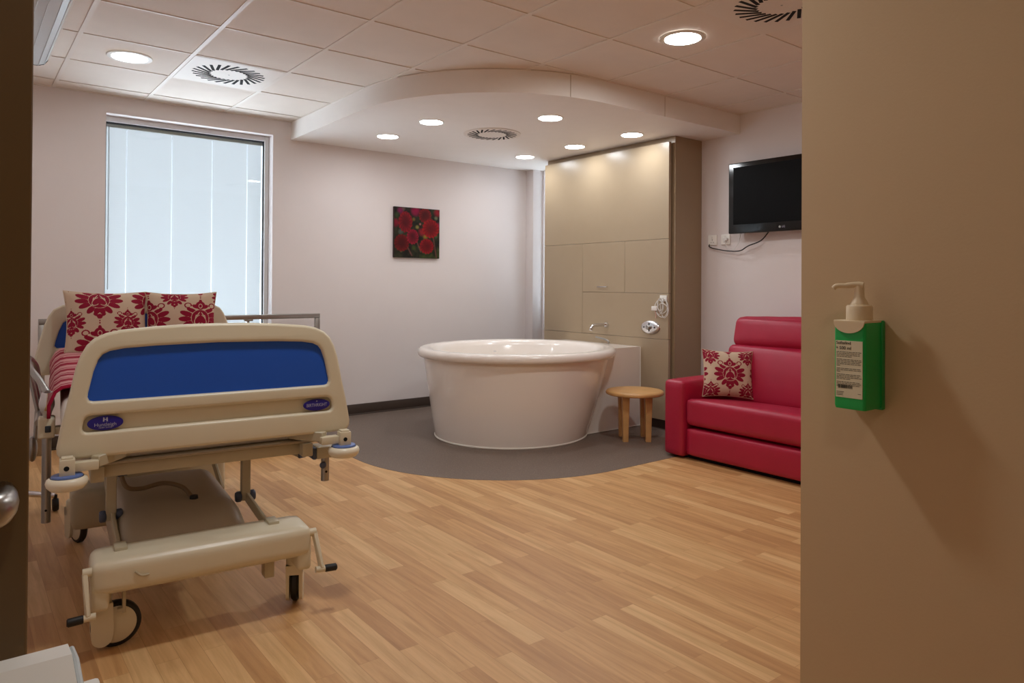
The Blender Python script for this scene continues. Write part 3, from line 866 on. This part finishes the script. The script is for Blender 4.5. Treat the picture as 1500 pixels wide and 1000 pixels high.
# ------------------------------------------------------------------ floor items far behind the bed
t = thing('floor_mat', 'white padded low floor cushion seen under the foot of the bed', 'cushion', (1.80, 5.42, 0))
bm = lathe([(.001, .015), (.33, .015), (.40, .035), (.43, .07), (.42, .12), (.36, .17), (.2, .2), (.001, .205)], 48); finish('padding', bm, M['sheet'], t)
finish('under_shadow', lathe([(.36, 0), (.38, .018), (.001, .018)], 40), M['rubber'], t)  # black disc standing in for the shadow beneath the cushion
t = thing('thin_black_stand', 'thin black stand with a small round foot under the bed', 'stand', (1.475, 5.10, 0))
finish('foot', lathe([(.001, 0), (.05, 0), (.05, .008), (.012, .014), (.001, .016)], 24), M['rubber'], t)
finish('stem', tube([(0, 0, .01), (0, 0, .42)], .008, 10), M['rubber'], t)
# wheeled chrome stand at left of bed
t = thing('wheeled_drip_stand', 'chrome wheeled stand base on black castors left of the bed', 'stand', (.17, 4.62, 0))
finish('pole', tube([(0, 0, .10), (0, 0, 1.0)], .012, 12), M['chrome'], t)
for k in range(4):
    a = radians(-30+90*k); e = (.30*cos(a), .30*sin(a))
    finish('foot_leg', tube([(0, 0, .10), (e[0]*.5, e[1]*.5, .095), (e[0], e[1], .08)], [.02, .017, .013], 10), M['chrome'], t)
    cb = bmesh.new(); add_lathe(cb, [(.001, -.014), (.03, -.014), (.034, -.006), (.034, .006), (.03, .014), (.001, .014)], 24, (e[0], e[1], .034), 'X'); add_tube(cb, [(e[0], e[1], .034), (e[0], e[1], .085)], .009, 8)
    finish('castor', cb, M['rubber'], t)

# ------------------------------------------------------------------ hospital bed
bed = thing('hospital_bed', 'cream and blue hospital bed on castors beside the window', 'bed', (.727, 2.60, 0), radians(-5.5))
def sym(pts): return pts + [(-x, y) for x, y in reversed(pts) if abs(x) > 1e-6]
def head(name, cxo, y, outline, blue, slots, dep=.036, parent=bed):
    mt = Matrix.Translation((cxo, y, 0)) @ XZ
    holes = [blue]+slots
    bm = curve_plate([outline]+[h[::-1] for h in holes], dep, .011, mt, 4)
    # backing plate closes the recess
    inn = [(x*.97, .835+(z-.835)*.94) for x, z in outline]
    add_prism(bm, inn, -.016, -.006, mt)
    o = finish(name, bm, M['bedp'], parent, 50)
    bb = bmesh.new()
    sc = [(x*1.012, z) for x, z in blue]
    add_prism(bb, sc, -.006, .004, mt)
    p = finish('blue_panel', bb, M['blue'], o)
    return o, mt
fo = sym([(0, .650), (.44, .650), (.463, .655), (.473, .672), (.474, .69), (.460, .770), (.444, .84), (.425, .935), (.412, .975), (.395, 1.008), (.372, 1.031), (.340, 1.046), (.300, 1.055), (.2, 1.064), (.1, 1.069), (0, 1.070)])
fb = sym([(0, .829), (.375, .829), (.386, .832), (.391, .843), (.390, .856), (.375, .925), (.362, .962), (.350, .978), (.330, .988), (.29, .995), (.2, 1.0), (0, 1.004)])
fr = round_poly([(-.408, .731), (.408, .731), (.398, .784), (-.398, .784)], .022, 5)
fbd, mt = head('footboard', 0, 0, fo, fb, [fr])
def badge(nm, cx, cz, a, b, lines, lab):
    bm = curve_plate([ellipse(cx, cz, a, b, 40)], .004, .0012, Matrix.Translation((0, -.0085, 0)) @ XZ)
    o = finish(nm, bm, M['badge'], fbd); o['label'] = lab
    for txt, size, dz, fs in lines:
        finish('badge_lettering', text_bm(txt, size, Matrix.Translation((cx, -.0107, cz+dz)) @ XZ, .0003, fs), M['badget'], o)
    return o
b1 = badge('maker_badge', -.341, .757, .051, .0235, [('Huntleigh', .0155, -.005, 1.05), ('NESBIT EVANS', .0058, -.0145, 1.)], 'dark blue oval badge at left')
hb = bmesh.new()
for s in (-1, 1):
    add_prism(hb, [(-.341+s*.003, .762), (-.341+s*.007, .762), (-.341+s*.0065, .776), (-.341+s*.002, .774)], 0, .0006, Matrix.Translation((0, -.0106, 0)) @ XZ)
add_prism(hb, [(-.344, .767), (-.338, .767), (-.338, .7695), (-.344, .7695)], 0, .0006, Matrix.Translation((0, -.0106, 0)) @ XZ)
finish('badge_emblem', hb, M['badget'], b1)
b2 = badge('model_badge', .347, .757, .050, .0215, [('BIRTHRIGHT', .0170, -.001, .80)], 'dark blue oval badge at right')
hb = bmesh.new(); add_prism(hb, [(.344, .769), (.350, .769), (.347, .7745)], 0, .0006, Matrix.Translation((0, -.0106, 0)) @ XZ)
finish('badge_emblem', hb, M['badget'], b2)
ho = sym([(0, .70), (.50, .70), (.525, .73), (.515, .80), (.495, .89), (.474, .972), (.455, 1.022), (.432, 1.058), (.39, 1.082), (.33, 1.092), (.2, 1.10), (0, 1.103)])
hbb = sym([(0, .846), (.415, .846), (.425, .858), (.42, .885), (.405, .94), (.385, .985), (.35, 1.010), (.28, 1.022), (0, 1.03)])
head('headboard', -.062, 2.02, ho, hbb, [])

# mattress, quilt
finish('mattress', bmesh_m := puff((.86, 1.90, .15), .04, (0, 0, .01), 12), M['sheet'], bed, 60).location = (-.03, 1.02, .685)
def quilt_mesh():
    nx, ny = 46, 90; vs = []; val = []; w = .455; top = .795
    for j in range(ny+1):
        v = .62+1.30*j/ny
        for i in range(nx+1):
            s = 2*i/nx-1          # across
            L = abs(s)*.545
            r = .05
            if L < w-r: x, z = L, top
            elif L < w-r+pi*r/2:
                a = (L-(w-r))/r; x, z = w-r+r*sin(a), top-r+r*cos(a)
            else:
                x, z = w+.006*noise.noise(Vector((v*6, L*3, s)))+.008, top-r-(L-(w-r+pi*r/2))
            z += .008*noise.noise(Vector((x*3*(1 if s > 0 else -1), v*3, 1.)))*(1 if z > top-.03 else 0)
            z += .05*max(0, (v-1.2)/.7)
            vs.append((-.03+math.copysign(x, s), v, z))
            p = (v*5.2+.05*noise.noise(Vector((x*4, v*5, 2)))) % 1.
            q = 1. if p < .36 or .52 < p < .64 else 0.
            val.append(q)
    fs = [(j*(nx+1)+i, j*(nx+1)+i+1, (j+1)*(nx+1)+i+1, (j+1)*(nx+1)+i) for j in range(ny) for i in range(nx)]
    me = bpy.data.meshes.new('quilt'); me.from_pydata(vs, [], fs)
    at = me.attributes.new('pattern', 'FLOAT', 'POINT'); at.data.foreach_set('value', val)
    me.materials.append(M['stripe'])
    for p in me.polygons: p.use_smooth = True
    return me
q = bpy.data.objects.new('striped_quilt', quilt_mesh()); COL.objects.link(q)
q.location = bed.location; q.rotation_euler = bed.rotation_euler
tag(q, 'red and pink striped quilt spread over the hospital bed', 'quilt')
sm = q.modifiers.new('thick', 'SOLIDIFY'); sm.thickness = .012; sm.offset = 1
# bed deck frame
bm = bmesh.new()
for u in (-.36, .33): add_box(bm, (u-.02, .04, .555), (u+.02, 2.0, .605), .004)
for v in (.10, .7, 1.3, 1.95): add_box(bm, (-.36, v-.02, .56), (.33, v+.02, .60), .003)
finish('deck_frame', bm, M['bedm'], bed)
bm = bmesh.new(); add_box(bm, (-.40, .05, .606), (.37, 1.98, .616), .004); finish('deck_panel', bm, M['bedg'], bed)
# V shaped end beam below the footboard
bm = bmesh.new()
def beam(bm, a, b, w, h):
    a, b = Vector(a), Vector(b); d = (b-a); L = d.length; d.normalize()
    zc = Vector((0, 0, 1)); y = zc.cross(d)
    if y.length < 1e-4: y = Vector((0, 1, 0))
    y.normalize(); zz = d.cross(y)
    mt = Matrix(((d.x, y.x, zz.x, a.x), (d.y, y.y, zz.y, a.y), (d.z, y.z, zz.z, a.z), (0, 0, 0, 1)))
    add_box(bm, (0, -w/2, -h/2), (L, w/2, h/2), .003, 1, mt)
beam(bm, (-.37, -.035, .642), (-.06, .36, .642), .03, .036)
beam(bm, (.37, -.035, .640), (.06, .36, .642), .03, .036)
beam(bm, (-.08, .36, .642), (.08, .36, .642), .03, .036)
finish('end_beam', bm, M['bedm'], bed)
# corner bumpers with brackets
for s, u, z in ((-1, -.445, .593), (1, .437, .586)):
    w = finish('bumper_wheel', lathe([(.001, -.024), (.030, -.024), (.046, -.021), (.055, -.011), (.058, .0), (.055, .010), (.046, .016), (.03, .018), (.001, .018)], 40, (u, -.055, z)), M['pump2'], bed)
    finish('hub_disc', lathe([(.001, .016), (.044, .016), (.042, .0215), (.036, .023), (.001, .023)], 36, (u, -.055, z)), M['bluegrey'], w)
    finish('hub_gasket', lathe([(.001, .0145), (.046, .0145), (.046, .0168), (.001, .0168)], 36, (u, -.055, z)), M['gasket'], w)
    bm = bmesh.new(); add_box(bm, (u-.021, -.058-.02, z+.020), (u+.021, -.058+.02, z+.072), .003)
    add_box(bm, (u-.016, -.058-.016, z+.07), (u+.016, -.058+.016, z+.078), .002)
    x0, x1 = sorted((u-s*.02, u-s*.085)); add_box(bm, (x0, -.06, z+.028), (x1, -.025, z+.056), .003)
    finish('bumper_bracket', bm, M['bedp'], bed)
    finish('bracket_hole', lathe([(.001, -.0005), (.0075, -.0005), (.0075, .003)], 20, (u-.002, -.0785, z+.045), 'Y'), M['dark'], bed)
# hanging accessory tubes
bm = bmesh.new(); add_tube(bm, [(.416, .10, .56), (.416, .10, .44)], .0155, 18); finish('accessory_tube', bm, M['steel'], bed)
bm = bmesh.new(); add_box(bm, (.372, .06, .535), (.44, .14, .58), .004); finish('tube_socket', bm, M['bedm'], bed)
finish('socket_cap', bx((.358, .065, .533), (.373, .135, .578), .004), M['greyblue'], bed)
bm = bmesh.new(); bmesh.ops.create_uvsphere(bm, u_segments=16, v_segments=10, radius=.013, matrix=Matrix.Translation((.402, .082, .505))); finish('clamp_knob', bm, M['greyblue'], bed)
finish('pin_hole', lathe([(.001, -.0005), (.0045, -.0005), (.0045, .004)], 14, (.416, .0845, .477), 'Y'), M['dark'], bed)
bm = bmesh.new(); add_tube(bm, [(-.506, .70, .62), (-.506, .70, .265)], .0165, 18); finish('accessory_tube', bm, M['steel'], bed)
finish('pin_hole', lathe([(.001, -.0005), (.0045, -.0005), (.0045, .004)], 14, (-.506, .6835, .315), 'Y'), M['dark'], bed)
# side clamp with folded chrome rail
bm = bmesh.new(); add_box(bm, (-.535, .66, .60), (-.478, .74, .68), .008, 3); add_box(bm, (-.487, .68, .61), (-.40, .72, .64), .004); finish('side_clamp', bm, M['bedp'], bed)
finish('clamp_catch', bx((-.512, .650, .625), (-.492, .662, .650), .003), M['gasket'], bed)
bm = bmesh.new(); add_tube(bm, spline([(-.505, .70, .68), (-.507, .69, .72), (-.505, .68, .78)], 6), [.014, .014, .015, .017, .020, .023, .026, .027, .026, .024, .022, .020, .018], 16); finish('swivel_joint', bm, M['chrome'], bed)
bm = bmesh.new(); add_tube(bm, spline([(-.505, .68, .775), (-.535, .80, .815), (-.57, .95, .85), (-.585, 1.3, .86), (-.56, 1.5, .80), (-.545, 1.45, .70), (-.535, 1.0, .66), (-.535, .72, .655)], 8), .013, 12); finish('folding_rail', bm, M['steel'], bed)
for v in (.95, 1.2): finish('rail_bar', tube([(-.575, v, .85), (-.54, v, .66)], .009, 10), M['steel'], bed)
bm = bmesh.new(); bmesh.ops.create_uvsphere(bm, u_segments=18, v_segments=12, radius=.045, matrix=Matrix.Translation((-.56, 1.0, .50)) @ Matrix.Diagonal((.45, .8, 1.2, 1))); add_tube(bm, [(-.55, 1.0, .54), (-.545, 1.0, .66)], .008, 8)
finish('steel_paddle', bm, M['steel'], bed)
# foot rest bars
for pts in ([(.30, .66, .515), (.41, .39, .480)], [(-.36, .62, .530), (-.265, .37, .500)]):
    bm = bmesh.new(); beam(bm, pts[0], pts[1], .034, .018); ob = finish('support_bar', bm, M['bedm'], bed)
    a, b = Vector(pts[0]), Vector(pts[1]); e2 = b+(b-a).normalized()*.008
    bm = bmesh.new(); beam(bm, b-(b-a).normalized()*.006, e2, .037, .021); finish('bar_cap', bm, M['greyblue'], ob)
# base: front and rear fairings
def fairing(u0, u1, v0, v1, z0, z1, drop):
    bm = puff((u1-u0, v1-v0, z1-z0), .03, (.003, .004, .004), 14)
    bmesh.ops.transform(bm, matrix=Matrix.Translation(((u0+u1)/2, (v0+v1)/2, (z0+z1)/2)), verts=bm.verts[:])
    if drop:
        for u in (u0, u1-.052): add_box(bm, (u, v0+.008, z0-.05), (u+.052, v1-.04, z0+.05), .014, 3)
    return bm
finish('front_fairing', fairing(-.378, .322, -.055, .13, .212, .322, True), M['bedp'], bed, 60)
finish('rear_fairing', fairing(-.33, .245, 1.14, 1.32, .205, .338, True), M['bedp'], bed, 60)
finish('moulding_mark', tube(spline([(-.255, -.0595, .278), (-.238, -.0605, .263), (-.215, -.0605, .262)], 5), .0035, 8), M['bedm'], bed)
bm = puff((.43, .76, .22), .07, (0, 0, .012), 16); 
for v in bm.verts:
    k = (v.co.y+.38)/.76
    if v.co.z > 0: v.co.z -= .055*max(0, 1-k*4.5)**1.5
finish('base_cover', bm, M['bedg'], bed, 70).location = (-.085, .46, .272)
bm = bmesh.new(); add_box(bm, (-.25, .1, .20), (.10, 1.25, .24), .01); finish('chassis', bm, M['bedm'], bed)
finish('motor_housing', puff((.24, .22, .17), .03, (0, 0, 0), 6), M['bedm'], bed, 60).location = (-.30, 1.02, .23)
# lift arms
def liftarm(u, v, vz, end):
    bm = bmesh.new(); beam(bm, (u, v, .57), (u, v, vz-.015), .03, .034); a = finish('lift_post', bm, M['bedm'], bed)
    bm = bmesh.new(); beam(bm, (u+.004, v, vz), end, .014, .038); add_tube(bm, [(u-.03, v, vz), (u+.03, v, vz)], .012, 12)
    finish('lift_link', bm, M['bedm'], bed)
    for s in (-1, 1):
        finish('pivot_cap', lathe([(.001, -.012), (.017, -.011), (.021, -.006), (.021, .006), (.017, .011), (.001, .012)], 24, (u+s*.026, v, vz), 'X'), M['greyblue'], a)
liftarm(.160, .30, .368, (.200, .07, .295))
liftarm(.150, 1.02, .395, (.165, .78, .27))
liftarm(-.305, .30, .368, (-.290, .05, .29))
liftarm(-.30, 1.02, .395, (-.28, .80, .27))
for u in (.205, -.29): finish('link_bracket', bx((u-.02, .03, .30), (u+.02, .10, .335), .006), M['bedm'], bed)
bm = bmesh.new(); add_box(bm, (.17, .02, .135), (.205, .07, .215), .003); finish('under_bracket', bm, M['bedm'], bed)
bm = bmesh.new(); add_box(bm, (-.285, .02, .12), (-.275, .05, .21), .002); add_box(bm, (-.30, .02, .125), (-.28, .04, .137), .002); finish('under_bracket', bm, M['bedm'], bed)
finish('hose', tube(spline([(-.27, .42, .50), (-.25, .40, .44), (-.20, .42, .42), (-.12, .42, .43), (-.06, .36, .42), (-.035, .30, .392)], 8), .0085, 10), M['hose'], bed)
finish('hose_plug', lathe([(.001, 0), (.016, 0), (.014, .014), (.001, .016)], 18, (-.03, .288, .388)), M['rubber'], bed)
finish('power_lead', tube(spline([(-.20, 1.2, .6), (-.19, 1.22, .5), (-.15, 1.22, .42), (-.14, 1.22, .335)], 6), .004, 8), M['rubber'], bed)
# castors
def castor(u, v, ang, sc=1.):
    R = .075
    mt = Matrix.Translation((u, v, 0)) @ Matrix.Rotation(ang, 4, 'Z')
    bm = bmesh.new()
    add_lathe(bm, [(.001, .15), (.032, .15), (.033, .155), (.033, .186), (.028, .192), (.020, .194), (.020, .25), (.001, .25)], 28)
    for s in (-1, 1):
        cheek = round_poly([(-.033, .155), (.033, .155), (.036, .06), (.030, .026), (.0, .012), (-.028, .03)], [.002, .002, .02, .02, .02, .02], 4)
        add_prism(bm, cheek, .018 if s > 0 else -.030, .030 if s > 0 else -.018, XZ)
    add_box(bm, (-.033, -.03, .12), (.0, .03, .155))
    bmesh.ops.transform(bm, matrix=mt, verts=bm.verts[:])
    c = finish('castor', bm, M['bedp'], bed)
    tr = .045
    bm = lathe([(.045, -.014), (R-.006, -.014), (R, -.007), (R, .007), (R-.006, .014), (.045, .014)], 40, (tr, 0, R), 'Y', False); bmesh.ops.transform(bm, matrix=mt, verts=bm.verts[:])
    finish('tyre', bm, M['rubber'], c)
    bm = lathe([(.001, -.0175), (.055, -.0170), (.060, -.014), (.060, .014), (.055, .0170), (.001, .0175)], 40, (tr, 0, R), 'Y'); bmesh.ops.transform(bm, matrix=mt, verts=bm.verts[:])
    finish('wheel_disc', bm, M['bedp'], c)
castor(-.345, .065, radians(2)); castor(.292, .065, radians(68)); castor(-.40, 1.28, radians(-70)); castor(.22, 1.28, radians(60))
# brake pedals
for s, u in ((-1, -.395), (1, .335)):
    bm = bmesh.new()
    add_tube(bm, [(u-s*.02, -.03, .292), (u+s*.006, -.03, .292)], .014, 12)
    top, bot = Vector((u, -.03, .292)), Vector((u+s*.012 if s > 0 else u+.008, -.085, .172))
    beam(bm, top, bot, .014, .024)
    add_tube(bm, [bot+Vector((-s*.022, 0, 0)), bot+Vector((s*.012, 0, -.002))], .011, 12)
    p = finish('brake_pedal', bm, M['bedp'], bed)
    finish('pedal_grip', tube([bot+Vector((s*.010, 0, -.002)), bot+Vector((s*.014, 0, -.002)), bot+Vector((s*.052, 0, -.004)), bot+Vector((s*.056, 0, -.004))], [.010, .013, .013, .009], 14), M['rubber'], p)
# cushions on the bed
bm4 = Matrix.Translation(bed.location) @ Matrix.Rotation(radians(-5.5), 4, 'Z')
for (u, v, z, rx, ry, rz, w, h, ox, oy, sd, lb) in [
    (-.247, 1.81, .985, -18, 1, 5, .405, .37, -.042, .13, 3, 'left cushion of the damask pair against the bed headboard'),
    (.125, 1.81, .99, -16, 0, -6, .375, .345, .10, .01, 5, 'right cushion of the damask pair against the bed headboard')]:
    p = bm4 @ Vector((u, v, z))
    cushion(lb, p, (radians(rx), radians(ry), radians(rz-5.5)), w, h, .13, ox, oy, sd)

# ------------------------------------------------------------------ daylight
w = bpy.data.worlds.new('sky'); S.world = w; w.use_nodes = True
bg = w.node_tree.nodes['Background']; bg.inputs['Color'].default_value = (.80, .90, 1.0, 1); bg.inputs['Strength'].default_value = 8.0

S.view_settings.view_transform = 'Standard'; S.view_settings.look = 'None'
S.view_settings.gamma = 1.0; S.view_settings.exposure = 0.35; S.view_settings.use_curve_mapping = False
S.cycles.max_bounces = 10; S.cycles.diffuse_bounces = 6; S.cycles.transparent_max_bounces = 12
S.cycles.use_denoising = True
S.cycles.sample_clamp_indirect = 6.0
